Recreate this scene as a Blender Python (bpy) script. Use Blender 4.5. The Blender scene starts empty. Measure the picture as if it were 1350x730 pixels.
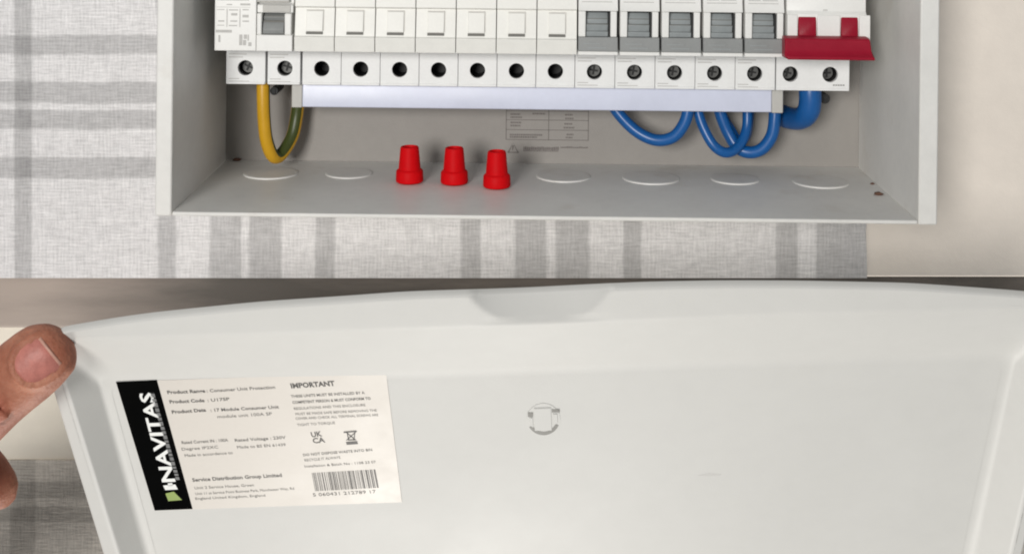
import bpy, bmesh, math, random
from mathutils import Vector, Matrix
random.seed(7)
SC = bpy.context.scene
C = SC.collection

# ------------------------------------------------------------------ camera
F = 1724.0                       # focal length in photo pixels (1350 wide)
VX, VY = 694.0, -170.0           # where the lens axis meets the picture
cam = bpy.data.cameras.new('camera')
cam.sensor_width = 36.0
cam.lens = 36.0 * F / 1350.0
cam.shift_x = (675.0 - VX) / 1350.0
cam.shift_y = -(365.0 - VY) / 1350.0
cam.clip_start = 0.01; cam.clip_end = 20.0
camo = bpy.data.objects.new('camera', cam); C.objects.link(camo)
camo.location = (0, 0, 0); camo.rotation_euler = (math.radians(90), 0, 0)
SC.camera = camo

# ------------------------------------------------------------------ light
W = bpy.data.worlds.new('World'); SC.world = W; W.use_nodes = True
bg = W.node_tree.nodes['Background']
bg.inputs[0].default_value = (0.91, 0.965, 1.0, 1); bg.inputs[1].default_value = 0.27

def area(name, loc, target, size, power, col):
    l = bpy.data.lights.new(name, 'AREA'); l.shape = 'DISK'; l.size = size; l.energy = power; l.color = col
    o = bpy.data.objects.new(name, l); C.objects.link(o); o.location = loc
    d = Vector(target) - Vector(loc); o.rotation_euler = d.to_track_quat('-Z', 'Y').to_euler()
    return o
area('window_light', (-0.39, -0.96, 0.19), (0.0, 0.6, -0.12), 0.42, 19.0, (1.0, 0.975, 0.94))
area('low_fill_light', (-0.06, 0.62, -1.65), (0.0, 0.48, -0.22), 0.34, 19.0, (1.0, 0.965, 0.91))  # added lamp below the cover, brightens its top wall and inner face

SC.view_settings.view_transform = 'Standard'; SC.view_settings.look = 'None'
SC.view_settings.exposure = 0.0; SC.view_settings.gamma = 1.0
SC.render.engine = 'CYCLES'
SC.cycles.filter_width = 2.0

# ------------------------------------------------------------------ helpers
def lin(c):
    out = []
    for v in c:
        v = v / 255.0
        out.append(v / 12.92 if v <= 0.04045 else ((v + 0.055) / 1.055) ** 2.4)
    return tuple(out)

class NT:
    def __init__(s, name):
        s.m = bpy.data.materials.new(name); s.m.use_nodes = True
        s.t = s.m.node_tree; s.n = s.t.nodes; s.b = s.n['Principled BSDF']
    def add(s, typ, **kw):
        x = s.n.new(typ)
        for k, v in kw.items():
            setattr(x, k, v)
        return x
    def link(s, a, b): s.t.links.new(a, b)
    def noise(s, vec, scale, detail=4, rough=0.6):
        x = s.add('ShaderNodeTexNoise'); x.inputs['Scale'].default_value = scale
        x.inputs['Detail'].default_value = detail; x.inputs['Roughness'].default_value = rough
        s.link(vec, x.inputs['Vector']); return x.outputs['Fac']
    def coord(s, out='Object'):
        return s.add('ShaderNodeTexCoord').outputs[out]
    def mapping(s, vec, scale):
        x = s.add('ShaderNodeMapping'); x.inputs['Scale'].default_value = scale
        s.link(vec, x.inputs['Vector']); return x.outputs['Vector']
    def math(s, op, a, b=None, clamp=False):
        x = s.add('ShaderNodeMath', operation=op); x.use_clamp = clamp
        for i, v in enumerate((a, b)):
            if v is None: continue
            if isinstance(v, (int, float)): x.inputs[i].default_value = v
            else: s.link(v, x.inputs[i])
        return x.outputs[0]
    def rng(s, v, a, b, c, d):
        x = s.add('ShaderNodeMapRange'); s.link(v, x.inputs['Value'])
        for k, q in zip(('From Min', 'From Max', 'To Min', 'To Max'), (a, b, c, d)): x.inputs[k].default_value = q
        return x.outputs['Result']
    def mix(s, fac, c1, c2, mode='MIX'):
        x = s.add('ShaderNodeMix', data_type='RGBA', blend_type=mode)
        if isinstance(fac, (int, float)): x.inputs[0].default_value = fac
        else: s.link(fac, x.inputs[0])
        for i, c in ((6, c1), (7, c2)):
            if isinstance(c, tuple): x.inputs[i].default_value = (*c[:3], 1)
            else: s.link(c, x.inputs[i])
        return x.outputs[2]
    def bump(s, h, strength, dist):
        x = s.add('ShaderNodeBump'); x.inputs['Strength'].default_value = strength; x.inputs['Distance'].default_value = dist
        s.link(h, x.inputs['Height']); s.link(x.outputs[0], s.b.inputs['Normal'])

def mat(name, col, rough=0.5, var=0.04, scale=60.0, bump=0.0, bscale=900.0, metal=0.0, spec=0.5, sss=0.0, stain=None):
    """col is linear; var = grain and wear in the colour; stain = (colour, amount, scale)."""
    q = NT(name); v = q.coord()
    n1 = q.noise(v, scale, 5); n2 = q.noise(v, scale * 9, 3)
    f = q.math('ADD', q.rng(n1, 0.3, 0.7, 1 - var, 1 + var), q.rng(n2, 0.3, 0.7, -var * .5, var * .5))
    x = q.add('ShaderNodeMix', data_type='RGBA', blend_type='MULTIPLY'); x.inputs[0].default_value = 1.0
    x.inputs[6].default_value = (*col, 1); q.link(f, x.inputs[7]); out = x.outputs[2]
    if stain:
        m = q.rng(q.noise(v, stain[2], 6, .65), .58, .72, 0, stain[1])
        out = q.mix(m, out, stain[0])
    q.link(out, q.b.inputs['Base Color'])
    q.link(q.rng(n1, 0.3, 0.7, rough - .06, rough + .06), q.b.inputs['Roughness'])
    q.b.inputs['Metallic'].default_value = metal
    q.b.inputs['Specular IOR Level'].default_value = spec
    if sss:
        q.b.inputs['Subsurface Weight'].default_value = sss; q.b.inputs['Subsurface Scale'].default_value = 0.004
        q.b.inputs['Subsurface Radius'].default_value = (1.0, .35, .2)
    if bump: q.bump(q.noise(v, bscale, 3), bump, 0.0004)
    return q.m

M = {}
M['enclosure'] = mat('enclosure_paint', (.76, .75, .72), .45, .045, 25, .25, 1500, stain=((.48, .41, .33), .35, 22))
M['device'] = mat('device_plastic', (.83, .825, .80), .42, .03, 90, .15, 1800)
M['blank'] = mat('blank_plastic', (.82, .81, .765), .45, .03, 90, .15, 1800)
M['terminal'] = mat('terminal_plastic', (.83, .835, .83), .45, .035, 120, .2, 1800)
M['grey'] = mat('grey_plastic', (.30, .325, .33), .4, .06, 120, .2, 1500)
M['grey_light'] = mat('grey_light_plastic', (.25, .258, .255), .45, .06, 120, .2, 1500)
M['back'] = mat('back_panel_shaded_paint', (.31, .29, .268), .55, .05, 20, .25, 1500)  # enclosure paint with the shade inside the box put into the colour
M['groove'] = mat('groove_plastic', (.66, .64, .60), .6, .05)
M['slot'] = mat('slot_shade_plastic', (.16, .155, .14), .6, .05)
M['dark'] = mat('dark_metal_and_hole_shade', (.012, .012, .012), .6, .1)  # dark screw metal; also carries the shade of the deep terminal holes
M['screw'] = mat('screw_metal', (.13, .13, .125), .5, .15, 300, metal=.5)
M['red'] = mat('switch_red', (.30, .006, .024), .42, .06, 100, .2, 1200, spec=.2)
M['cap'] = mat('cap_red', (.60, .003, .006), .55, .06, 150, .1, 900, spec=.08)
M['shroud'] = mat('shroud_plastic', (.62, .65, .78), .35, .03, 40)
M['shroud_end'] = mat('shroud_end_plastic', (.50, .49, .46), .5, .04)
M['yellow'] = mat('earth_yellow', (.62, .34, .012), .4, .05)
M['green'] = mat('earth_green', (.05, .065, .012), .4, .05)
M['blue'] = mat('cable_blue', (.005, .095, .32), .35, .07, 80)
M['print'] = mat('print_grey', (.30, .30, .29), .6, .1)
M['print_soft'] = mat('print_soft_grey', (.52, .51, .49), .6, .1)
M['ink'] = mat('label_ink', (.05, .045, .04), .6, .1)
M['ink_back'] = mat('back_ink', (.17, .15, .14), .6, .1)
M['black'] = mat('label_black', (.003, .003, .003), .8, .1, spec=0.0)
M['white_ink'] = mat('label_white', (.72, .72, .70), .5, .05)
M['grey_ink'] = mat('label_grey', (.11, .11, .11), .5, .05)
M['lime'] = mat('label_lime', (.20, .28, .03), .5, .05)
M['paper'] = mat('label_paper', (.575, .535, .485), .5, .02, 60)
M['cover'] = mat('cover_plastic', (.555, .548, .525), .55, .02, 14, .12, 1600, spec=.14, stain=((.55, .53, .50), .12, 24))
M['scuff'] = mat('scuff_grey', (.47, .46, .44), .6, .05)
M['crumb'] = mat('crumb_brown', (.14, .07, .045), .8, .2)
M['cream'] = mat('cream_wall', (.84, .765, .685), .75, .05, 9, .35, 260)
M['cream_low'] = mat('cream_low_wall', (.86, .80, .69), .75, .05, 9, .35, 260)
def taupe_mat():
    # old varnished board, with brighter light on its left end put into the colour
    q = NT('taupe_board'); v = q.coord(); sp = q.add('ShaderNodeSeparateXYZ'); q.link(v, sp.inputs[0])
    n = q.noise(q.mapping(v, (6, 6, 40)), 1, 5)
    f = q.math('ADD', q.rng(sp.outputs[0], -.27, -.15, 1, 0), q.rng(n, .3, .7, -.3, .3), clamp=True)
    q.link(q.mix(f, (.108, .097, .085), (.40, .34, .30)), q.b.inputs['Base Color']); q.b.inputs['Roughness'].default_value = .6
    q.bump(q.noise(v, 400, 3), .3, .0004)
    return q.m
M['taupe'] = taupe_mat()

def skin_mat():
    q = NT('skin'); v = q.coord()
    a = q.noise(v, 70, 5); b = q.noise(v, 330, 5, .7); c = q.noise(v, 32, 3)
    c1 = q.mix(q.rng(a, .36, .64, 0, 1), (.28, .095, .055), (.44, .19, .12))
    c2 = q.mix(q.rng(b, .46, .70, 0, .55), c1, (.25, .085, .05))
    c3 = q.mix(q.rng(c, .52, .66, 0, .45), c2, (.40, .11, .075))
    q.link(c3, q.b.inputs['Base Color']); q.b.inputs['Roughness'].default_value = .62
    q.b.inputs['Specular IOR Level'].default_value = .3
    q.b.inputs['Subsurface Weight'].default_value = .06; q.b.inputs['Subsurface Scale'].default_value = .002
    vo = q.add('ShaderNodeTexVoronoi'); vo.inputs['Scale'].default_value = 900; q.link(v, vo.inputs['Vector'])
    k = q.noise(v, 260, 4)
    q.bump(q.math('ADD', q.math('MULTIPLY', vo.outputs['Distance'], .6), q.math('MULTIPLY', k, 1.6)), .35, .0007)
    return q.m
M['skin'] = skin_mat()
M['nail_edge'] = mat('nail_edge', (.47, .25, .19), .5, .16, 200)
M['nail'] = mat('nail', (.43, .16, .13), .45, .16, 220, .5, 420, spec=.25)

def bandramp(q, val, lo, hi, bands, tone):
    r = q.add('ShaderNodeValToRGB'); r.color_ramp.interpolation = 'LINEAR'
    e = r.color_ramp.elements
    q.link(q.rng(val, lo, hi, 0, 1), r.inputs[0])
    st = []
    s = .0006 / (hi - lo)
    for a, b in bands:
        a = (a - lo) / (hi - lo); b = (b - lo) / (hi - lo)
        st += [(a - s, 1), (a + s, tone), (b - s, tone), (b + s, 1)]
    e[0].position = 0; e[0].color = (1, 1, 1, 1)
    e[1].position = 1; e[1].color = (1, 1, 1, 1)
    for p, c in st:
        if 0 < p < 1:
            x = e.new(p); x.color = (c, c, c, 1)
    return r.outputs[0]

def cloth_mat(name, base, vb, hb, tone):
    """woven check: vb / hb = dark bands across x and z, in metres"""
    q = NT(name); v = q.coord()
    sp = q.add('ShaderNodeSeparateXYZ'); q.link(v, sp.inputs[0])
    wob = q.rng(q.noise(v, 20, 2), .2, .8, -.0009, .0009)
    x = q.math('ADD', sp.outputs[0], wob); z = q.math('ADD', sp.outputs[2], wob)
    k = None
    for val, bands in ((x, vb), (z, hb)):
        for i in range(0, len(bands), 5):
            part = bands[i:i + 5]
            lo = min(a for a, b in part) - .01; hi = max(b for a, b in part) + .01
            c = bandramp(q, val, lo, hi, part, tone)
            k = c if k is None else q.mix(1.0, k, c, 'MULTIPLY')
    th = q.noise(q.mapping(v, (150, 90, 1150)), 1, 1.5); tv = q.noise(q.mapping(v, (1150, 90, 130)), 1, 1.5)
    sl = q.noise(q.mapping(v, (45, 45, 1100)), 1, 2)
    f = q.math('ADD', q.rng(th, .3, .7, .89, 1.10), q.rng(tv, .3, .7, -.08, .08))
    f = q.math('ADD', f, q.rng(sl, .62, .78, 0, .16))
    dis = q.rng(q.noise(v, 160, 2), .2, .8, -.0006, .0006)
    wx = q.math('SINE', q.math('MULTIPLY', q.math('ADD', sp.outputs[0], dis), 2 * math.pi / .0019))
    wz = q.math('SINE', q.math('MULTIPLY', q.math('ADD', sp.outputs[2], dis), 2 * math.pi / .0017))
    f = q.math('ADD', f, q.math('MULTIPLY', q.math('ADD', wx, wz), .028))
    f = q.math('ADD', f, q.rng(q.noise(v, 1100, 2), .3, .7, -.05, .05))
    out = q.mix(1.0, k, base, 'MULTIPLY')
    mx = q.add('ShaderNodeMix', data_type='RGBA', blend_type='MULTIPLY'); mx.inputs[0].default_value = 1
    q.link(out, mx.inputs[6]); q.link(f, mx.inputs[7])
    q.link(mx.outputs[2], q.b.inputs['Base Color']); q.b.inputs['Roughness'].default_value = .85
    q.b.inputs['Specular IOR Level'].default_value = .2
    q.bump(q.math('ADD', th, tv), .5, .0006)
    return q.m

# -- meshes
def bx(bm, x0, x1, y0, y1, z0, z1):
    x0, x1 = min(x0, x1), max(x0, x1); y0, y1 = min(y0, y1), max(y0, y1); z0, z1 = min(z0, z1), max(z0, z1)
    v = [bm.verts.new(p) for p in ((x0, y0, z0), (x1, y0, z0), (x1, y1, z0), (x0, y1, z0), (x0, y0, z1), (x1, y0, z1), (x1, y1, z1), (x0, y1, z1))]
    for f in ((0, 3, 2, 1), (4, 5, 6, 7), (0, 1, 5, 4), (1, 2, 6, 5), (2, 3, 7, 6), (3, 0, 4, 7)):
        bm.faces.new([v[i] for i in f])
def prism(bm, prof, x0, x1):
    """prof = (y, z) outline extruded along x"""
    a = [bm.verts.new((x0, y, z)) for y, z in prof]; b = [bm.verts.new((x1, y, z)) for y, z in prof]
    n = len(prof)
    for i in range(n):
        bm.faces.new((a[i], a[(i + 1) % n], b[(i + 1) % n], b[i]))
    bm.faces.new(a[::-1]); bm.faces.new(b)
def lathe(bm, prof, cx, cy, n=24, cap=True):
    rings = []
    for r, z in prof:
        rings.append([bm.verts.new((cx + r * math.cos(2 * math.pi * i / n), cy + r * math.sin(2 * math.pi * i / n), z)) for i in range(n)])
    for a, b in zip(rings, rings[1:]):
        for i in range(n):
            bm.faces.new((a[i], a[(i + 1) % n], b[(i + 1) % n], b[i]))
    if cap:
        bm.faces.new(rings[0][::-1]); bm.faces.new(rings[-1])
def disc_y(bm, cx, cz, y0, y1, r, n=20):
    a = [bm.verts.new((cx + r * math.cos(2 * math.pi * i / n), y0, cz + r * math.sin(2 * math.pi * i / n))) for i in range(n)]
    b = [bm.verts.new((cx + r * math.cos(2 * math.pi * i / n), y1, cz + r * math.sin(2 * math.pi * i / n))) for i in range(n)]
    for i in range(n): bm.faces.new((a[i], a[(i + 1) % n], b[(i + 1) % n], b[i]))
    bm.faces.new(a); bm.faces.new(b[::-1])
def plate_hole(bm, x0, x1, z0, z1, y0, y1, holes, r):
    """a block whose front face (y0) has one round hole per entry of holes [(cx, cz)]; split into strips"""
    xs = [x0] + [(holes[i][0] + holes[i + 1][0]) / 2 for i in range(len(holes) - 1)] + [x1]
    n = 24
    for i, (cx, cz) in enumerate(holes):
        a0, a1 = xs[i], xs[i + 1]
        angs = [2 * math.pi * k / n for k in range(n)]
        out = []
        for t in angs:
            dx, dz = math.cos(t), math.sin(t)
            k = min(((a1 - cx) / dx if dx > 1e-9 else (a0 - cx) / dx if dx < -1e-9 else 9),
                    ((z1 - cz) / dz if dz > 1e-9 else (z0 - cz) / dz if dz < -1e-9 else 9))
            out.append([cx + dx * k, cz + dz * k])
        for qx, qz in ((a0, z0), (a0, z1), (a1, z0), (a1, z1)):
            j = min(range(n), key=lambda k: (out[k][0] - qx) ** 2 + (out[k][1] - qz) ** 2); out[j] = [qx, qz]
        vo = [bm.verts.new((p[0], y0, p[1])) for p in out]
        vi = [bm.verts.new((cx + r * math.cos(t), y0, cz + r * math.sin(t))) for t in angs]
        vb = [bm.verts.new((cx + r * math.cos(t), y0 + .0025, cz + r * math.sin(t))) for t in angs]
        ob = [bm.verts.new((p[0], y1, p[1])) for p in out]
        for k in range(n):
            l = (k + 1) % n
            bm.faces.new((vo[k], vo[l], vi[l], vi[k])); bm.faces.new((vi[k], vi[l], vb[l], vb[k])); bm.faces.new((vo[l], vo[k], ob[k], ob[l]))
def spline(pts, n=8):
    P = [Vector(p) for p in pts]; P = [P[0] * 2 - P[1]] + P + [P[-1] * 2 - P[-2]]
    out = []
    for i in range(1, len(P) - 2):
        for k in range(n):
            t = k / n; a, b, c, d = P[i - 1], P[i], P[i + 1], P[i + 2]
            out.append(.5 * ((2 * b) + (c - a) * t + (2 * a - 5 * b + 4 * c - d) * t * t + (3 * b - a - 3 * c + d) * t ** 3))
    out.append(P[-2]); return out
def tube(bm, pts, r, sides=16, split=None):
    T = None; rings = []
    up = Vector((0, 1, 0))
    for i, p in enumerate(pts):
        t = (pts[min(i + 1, len(pts) - 1)] - pts[max(i - 1, 0)]).normalized()
        if T is None:
            a = up.cross(t); a = a.normalized() if a.length > .01 else Vector((1, 0, 0))
        else:
            a = (A - t * A.dot(t)).normalized()
        A = a; T = t; b = t.cross(a)
        rings.append([bm.verts.new(p + (a * math.cos(2 * math.pi * k / sides) + b * math.sin(2 * math.pi * k / sides)) * r) for k in range(sides)])
    for u, w in zip(rings, rings[1:]):
        for k in range(sides):
            f = bm.faces.new((u[k], u[(k + 1) % sides], w[(k + 1) % sides], w[k])); f.smooth = True
            if split and k in split: f.material_index = 1
    bm.faces.new(rings[0][::-1]); bm.faces.new(rings[-1])

def obj(name, bm, m, parent=None, base=(0, 0, 0), bevel=0.0, smooth=False, seg=2, ang=35):
    bmesh.ops.translate(bm, verts=bm.verts, vec=-Vector(base))
    bmesh.ops.recalc_face_normals(bm, faces=bm.faces)
    me = bpy.data.meshes.new(name)
    if smooth:
        for f in bm.faces: f.smooth = True
    bm.to_mesh(me); bm.free()
    for x in (m if isinstance(m, (list, tuple)) else [m]): me.materials.append(M[x] if isinstance(x, str) else x)
    o = bpy.data.objects.new(name, me); C.objects.link(o)
    if bevel:
        b = o.modifiers.new('bevel', 'BEVEL'); b.width = bevel; b.segments = seg; b.limit_method = 'ANGLE'; b.angle_limit = math.radians(ang)
        b.harden_normals = False
        for p in me.polygons: p.use_smooth = True
        me.set_sharp_from_angle(angle=math.radians(50))
    elif smooth:
        me.set_sharp_from_angle(angle=math.radians(40))
    if parent: o.parent = parent
    return o

ROLL = math.radians(0.66)
RM = Matrix.Rotation(ROLL, 4, 'Y')
def thing(name, label, cat, base, group=None, roll=True):
    o = bpy.data.objects.new(name, None); C.objects.link(o); o.empty_display_size = .02
    o.location = (RM @ Vector(base)) if roll else Vector(base)
    o.rotation_euler = (0, ROLL if roll else 0, 0)
    o['label'] = label; o['category'] = cat
    if group: o['group'] = group
    return o
def tag(o, label, cat, group=None):
    o['label'] = label; o['category'] = cat
    if group: o['group'] = group
    return o
def copy_tree(o, parent=None):
    c = o.copy(); C.objects.link(c)
    if parent: c.parent = parent
    for ch in list(o.children): copy_tree(ch, c)
    return c

def Xr(px, py, d): return (px - VX + math.sin(ROLL) * (py - VY)) / F * d     # photo pixel -> metres in the level frame of the unit
def Zr(py, d): return -(py - VY) / F * d
def P(px, py, d): return Vector(((px - VX) / F * d, d, -(py - VY) / F * d))

# ================================================================== setting
DW = .654
zb = -(365 - VY) / F * DW
bm = bmesh.new(); bx(bm, -.75, .75, DW, DW + .025, zb, .5)
o = obj('wall', bm, 'cream', bevel=.0008); o['kind'] = 'structure'

def bandx(l, d): return sorted(((a - VX) / F * d, (b - VX) / F * d) for a, b in l)
def bandz(l, d): return sorted((-(b - VY) / F * d, -(a - VY) / F * d) for a, b in l)
d = DW - .0012
M['cloth'] = cloth_mat('checked_weave', (.74, .725, .725),
    bandx([(19, 42), (207, 231), (276, 319), (329, 371), (415, 441), (608, 634), (679, 720), (732, 777), (822, 846), (1023, 1052), (1076, 1144)], d),
    bandz([(47, 72), (108, 136), (145, 170), (207, 235), (-60, -30), (-130, -95)], d), .70)
bm = bmesh.new()
xe = (1143 - VX) / F * d; N_ = 60
rows = []
for i in range(N_ + 1):
    z = zb - .0002 + (.5 - zb) * i / N_
    e = .0004 * math.sin(i * 5.1) + .0003 * math.sin(i * 2.3)
    rows.append([bm.verts.new((-.74, d, z)), bm.verts.new((xe + e, d, z)), bm.verts.new((xe + e + .0003, DW + .0002, z))])
for a, b in zip(rows, rows[1:]):
    for j in range(2): bm.faces.new((a[j], a[j + 1], b[j + 1], b[j]))
tag(obj('checked_cloth', bm, 'cloth'), 'light grey cloth with woven darker checks behind the open consumer unit', 'cloth')

DL = .705
bm = bmesh.new(); bx(bm, -.75, .75, DL, DL + .02, -.75, zb + .05)
o = obj('lower_wall', bm, 'cream_low', bevel=.0006); o['kind'] = 'structure'
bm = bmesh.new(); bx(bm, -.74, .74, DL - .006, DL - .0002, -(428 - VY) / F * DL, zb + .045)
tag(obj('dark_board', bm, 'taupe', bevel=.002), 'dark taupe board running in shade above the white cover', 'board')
d = DL - .0012
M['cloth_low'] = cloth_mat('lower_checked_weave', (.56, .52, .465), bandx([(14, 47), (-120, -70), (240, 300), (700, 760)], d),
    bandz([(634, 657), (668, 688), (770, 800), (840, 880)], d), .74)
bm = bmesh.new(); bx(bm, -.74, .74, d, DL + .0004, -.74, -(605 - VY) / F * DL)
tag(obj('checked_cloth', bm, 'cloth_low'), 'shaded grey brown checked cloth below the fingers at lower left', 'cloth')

# ================================================================== enclosure
DF, DB = .549, .649
xl = Xr(228, 100, DF); xli = Xr(206, 100, DF); xr = Xr(1213, 100, DF); xro = Xr(1238, 100, DF)
zf = Zr(285, DF); zfo = Zr(290.6, DF); zt = .045
eb = ((xl + xr) / 2, DB + .003, zfo)
enc = thing('consumer_unit', 'open off white metal consumer unit box mounted over the checked cloth', 'consumer unit', eb)
def E(name, bm, m='enclosure', parent=None, **k): return obj(name, bm, m, parent or enc, eb, **k)
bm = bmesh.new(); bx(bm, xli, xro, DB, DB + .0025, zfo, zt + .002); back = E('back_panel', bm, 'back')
bm = bmesh.new(); bx(bm, xli, xl, DF, DB - .0002, zfo, zt + .002); E('side_panel', bm, bevel=.0007)
bm = bmesh.new(); bx(bm, xr, xro, DF, DB - .0002, zfo, zt + .002); E('side_panel', bm, bevel=.0007)
bm = bmesh.new(); bx(bm, xl + .0002, xr - .0002, DF + .0003, DB - .0002, zfo + .0001, zf); base_panel = E('base_panel', bm, bevel=.0005)
bm = bmesh.new(); bx(bm, xl + .0002, xr - .0002, DF + .0003, DB - .0002, zt, zt + .0019); E('top_panel', bm, bevel=.0005)
# knock-outs pressed into the base
for px, py, wpx in ((350, 237, 74), (456, 236, 64), (744, 241, 74), (862, 244, 78), (974, 244, 66), (1090, 249, 76)):
    pyr = py - (px - VX) * .0115
    df = -zf * F / (pyr - VY); r = wpx / 2 / F * df
    cx = Xr(px, pyr, df); bm = bmesh.new()
    lathe(bm, [(r, -.0016), (r - .0001, .0001), (r - .0005, .0004), (r - .0011, .0004)], 0, 0, 48)
    bmesh.ops.transform(bm, matrix=Matrix.Translation((cx, df + r, zf + .00005)) @ Matrix.Rotation(-.020, 4, 'X'), verts=bm.verts)
    E('knockout', bm, parent=base_panel, smooth=True)
# table printed on the back panel
def prints(rects, dpt):
    bm = bmesh.new()
    for a, b, c, e in rects: bx(bm, Xr(a, (b + e) / 2, dpt), Xr(c, (b + e) / 2, dpt), dpt, dpt + .0003, Zr(b, dpt), Zr(e, dpt))
    return bm
R = []
dp = DB - .0002
for y in (132, 146, 158, 171, 184): R.append((667, y, 776, y + .7))
for x in (667, 723, 775.3): R.append((x, 130, x + .9, 184.6))
for x0, x1, y in ((673, 686, 150), (673, 688, 154), (673, 687, 161), (673, 686, 165), (672, 715, 177), (672, 708, 180), (702, 719, 149), (745, 755, 150), (745, 756, 155), (744, 755, 162), (743, 757, 167), (747, 756, 176), (746, 755, 180)):
    x = x0
    while x < x1:
        w = random.uniform(1.2, 3.2); R.append((x, y, min(x + w, x1), y + 2.0)); x += w + .6
for x0, x1, y, h in ((690, 737, 194, 3.6), (690, 736, 198.4, 1.2), (739, 775, 193.2, 1.6)):
    x = x0
    while x < x1:
        w = random.uniform(1.0, 2.6); R.append((x, y + random.uniform(-.6, .3), min(x + w, x1), y + h)); x += w + .5
bm = prints(R, dp)
def tri(bm, a, b, c, dpt):
    v = [bm.verts.new((Xr(x, y, dpt), dpt, Zr(y, dpt))) for x, y in (a, b, c)]; bm.faces.new(v)
for a, b, c in (((669, 201.5), (671, 201.5), (676.5, 188.5)), ((684, 201.5), (682, 201.5), (676.5, 188.5)), ((669, 201.8), (684, 201.8), (684, 200.6)), ((675, 192), (678, 192), (675.5, 199.5)), ((669, 201.8), (684, 200.6), (669, 200.6))): tri(bm, a, b, c, dp)
E('printed_table', bm, 'ink_back', parent=back)
# din rail behind the devices
bm = bmesh.new(); bx(bm, xl + .008, xr - .008, .640, .6485, Zr(20, .64), Zr(75, .64)); E('din_rail', bm, 'screw', bevel=.0006)

# ================================================================== devices on the rail
DN, DT = .585, .607
zN = Zr(71.5, DN); zT = Zr(115, DT); zH = Zr(94, DT); ZTOP = zN + .060
rH = 10.2 / F * DT
def terminal(root, base, x0, x1, holes, screw=True, ribs=True, top=None):
    t = bmesh.new(); plate_hole(t, x0 + .00013, x1 - .00013, zT, zN + .004, DT, .638, holes, rH)
    tb = obj('terminal_block', t, 'terminal', root, base, smooth=True)
    for cx, cz in holes:
        c = bmesh.new(); lathe_y(c, cx, cz, DT + .002, DT + .016, rH * 1.02)
        cav = obj('clamp', c, 'dark', tb, base, smooth=True)  # added dark liner, the shade of the hole's depth is in its colour
        if screw:
            s = bmesh.new(); r = rH * .82
            disc_y(s, cx, cz - .0003, DT + .0075, DT + .012, r)
            nf = len(s.faces)
            a = random.uniform(-.5, .5)
            bx(s, -r * .7, r * .7, DT + .0072, DT + .0076, -.00045, .00045); bx(s, -.00045, .00045, DT + .0071, DT + .0075, -r * .7, r * .7)
            s.verts.ensure_lookup_table(); s.faces.ensure_lookup_table()
            for f in s.faces[nf:]: f.material_index = 1
            bmesh.ops.transform(s, matrix=Matrix.Translation((cx, 0, cz - .0003)) @ Matrix.Rotation(a, 4, 'Y'), verts=s.verts[-16:])
            obj('screw', s, ['screw', 'dark'], tb, base)
    if ribs:
        t = bmesh.new()
        for dz, w in ((.0064, .0084), (.0050, .0066), (-.0050, .0050), (-.0062, .0095)):
            for cx, cz in holes:
                x = x0 + .0012
                bx(t, x, x + w, DT - .0002, DT + .001, cz + dz - .00016, cz + dz + .00016)
        obj('rib', t, 'print_soft', tb, base)
    t = bmesh.new()
    bx(t, x0 + .00025, x1 - .00025, DT - .0004, DT + .002, zT - .0001, zT + .0011)
    obj('bottom_lip', t, 'terminal', tb, base, bevel=.0002)
    return tb
def lathe_y(bm, cx, cz, y0, y1, r, n=20):
    a = [bm.verts.new((cx + r * math.cos(2 * math.pi * i / n), y0, cz + r * math.sin(2 * math.pi * i / n))) for i in range(n)]
    b = [bm.verts.new((cx + r * math.cos(2 * math.pi * i / n), y1, cz + r * math.sin(2 * math.pi * i / n))) for i in range(n)]
    for i in range(n): bm.faces.new((a[i], b[i], b[(i + 1) % n], a[(i + 1) % n]))
    bm.faces.new(b)
def yz(py, dd): return Zr(py, dd)

# ---- blank modules
x388 = Xr(388, 40, DN); x761 = Xr(761, 40, DN); pb = (x761 - x388) / 7
bb = (x388 + pb / 2, .64, zT)
blank = thing('blank_module', '', 'blank module', bb, 'blank modules clipped side by side in the box')
def B(name, bm, m='blank', parent=None, **k): return obj(name, bm, m, parent or blank, bb, **k)
bm = bmesh.new()
prism(bm, [(DN - .0005, zN), (DN - .0012, yz(52, DN)), (DN - .0003, yz(51, DN)), (DN + .0016, yz(14, DN)), (DN + .0002, yz(12.5, DN)), (DN + .001, yz(-12, DN)), (DN + .004, ZTOP), (.638, ZTOP), (.638, zN)], x388 + .00016, x388 + pb - .00016)
B('body', bm, bevel=.0002)
cxb = x388 + pb * .5; hw = 11 / F * DN
bm = bmesh.new()
prism(bm, [(DN - .0008, yz(44.5, DN)), (DN + .0008, yz(18, DN)), (DN + .004, yz(18, DN)), (DN + .004, yz(44.5, DN))], cxb - hw, cxb + hw)
B('flap', bm, bevel=.0002)
bm = bmesh.new(); bx(bm, cxb - hw, cxb + hw, DN - .0006, DN + .002, yz(48.6, DN), yz(45.2, DN)); B('slot', bm, 'slot')
bm = bmesh.new(); bx(bm, cxb - hw, cxb + hw, DN + .0008, DN + .002, yz(17.6, DN), yz(16.4, DN)); B('groove', bm, 'groove')
bm = bmesh.new(); prism(bm, [(DN + .00006 - .00005, yz(44, DN)), (DN + .00145 - .00005, yz(17, DN)), (DN + .004, yz(17, DN)), (DN + .004, yz(44, DN))], cxb + hw + .0001, cxb + hw + .0005); B('groove', bm, 'groove')
terminal(blank, bb, x388, x388 + pb, [(x388 + pb * .5, zH)], screw=False, ribs=False)
words = ['plain white blank module right beside the printed residual current device',
         'second blank module counting from the printed residual current device',
         'third blank module counting from the printed residual current device',
         'middle one of the seven plain white blank modules',
         'third blank module counting from the grey toggled breakers',
         'second blank module counting from the grey toggled breakers',
         'plain white blank module right beside the first grey toggled breaker']
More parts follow.
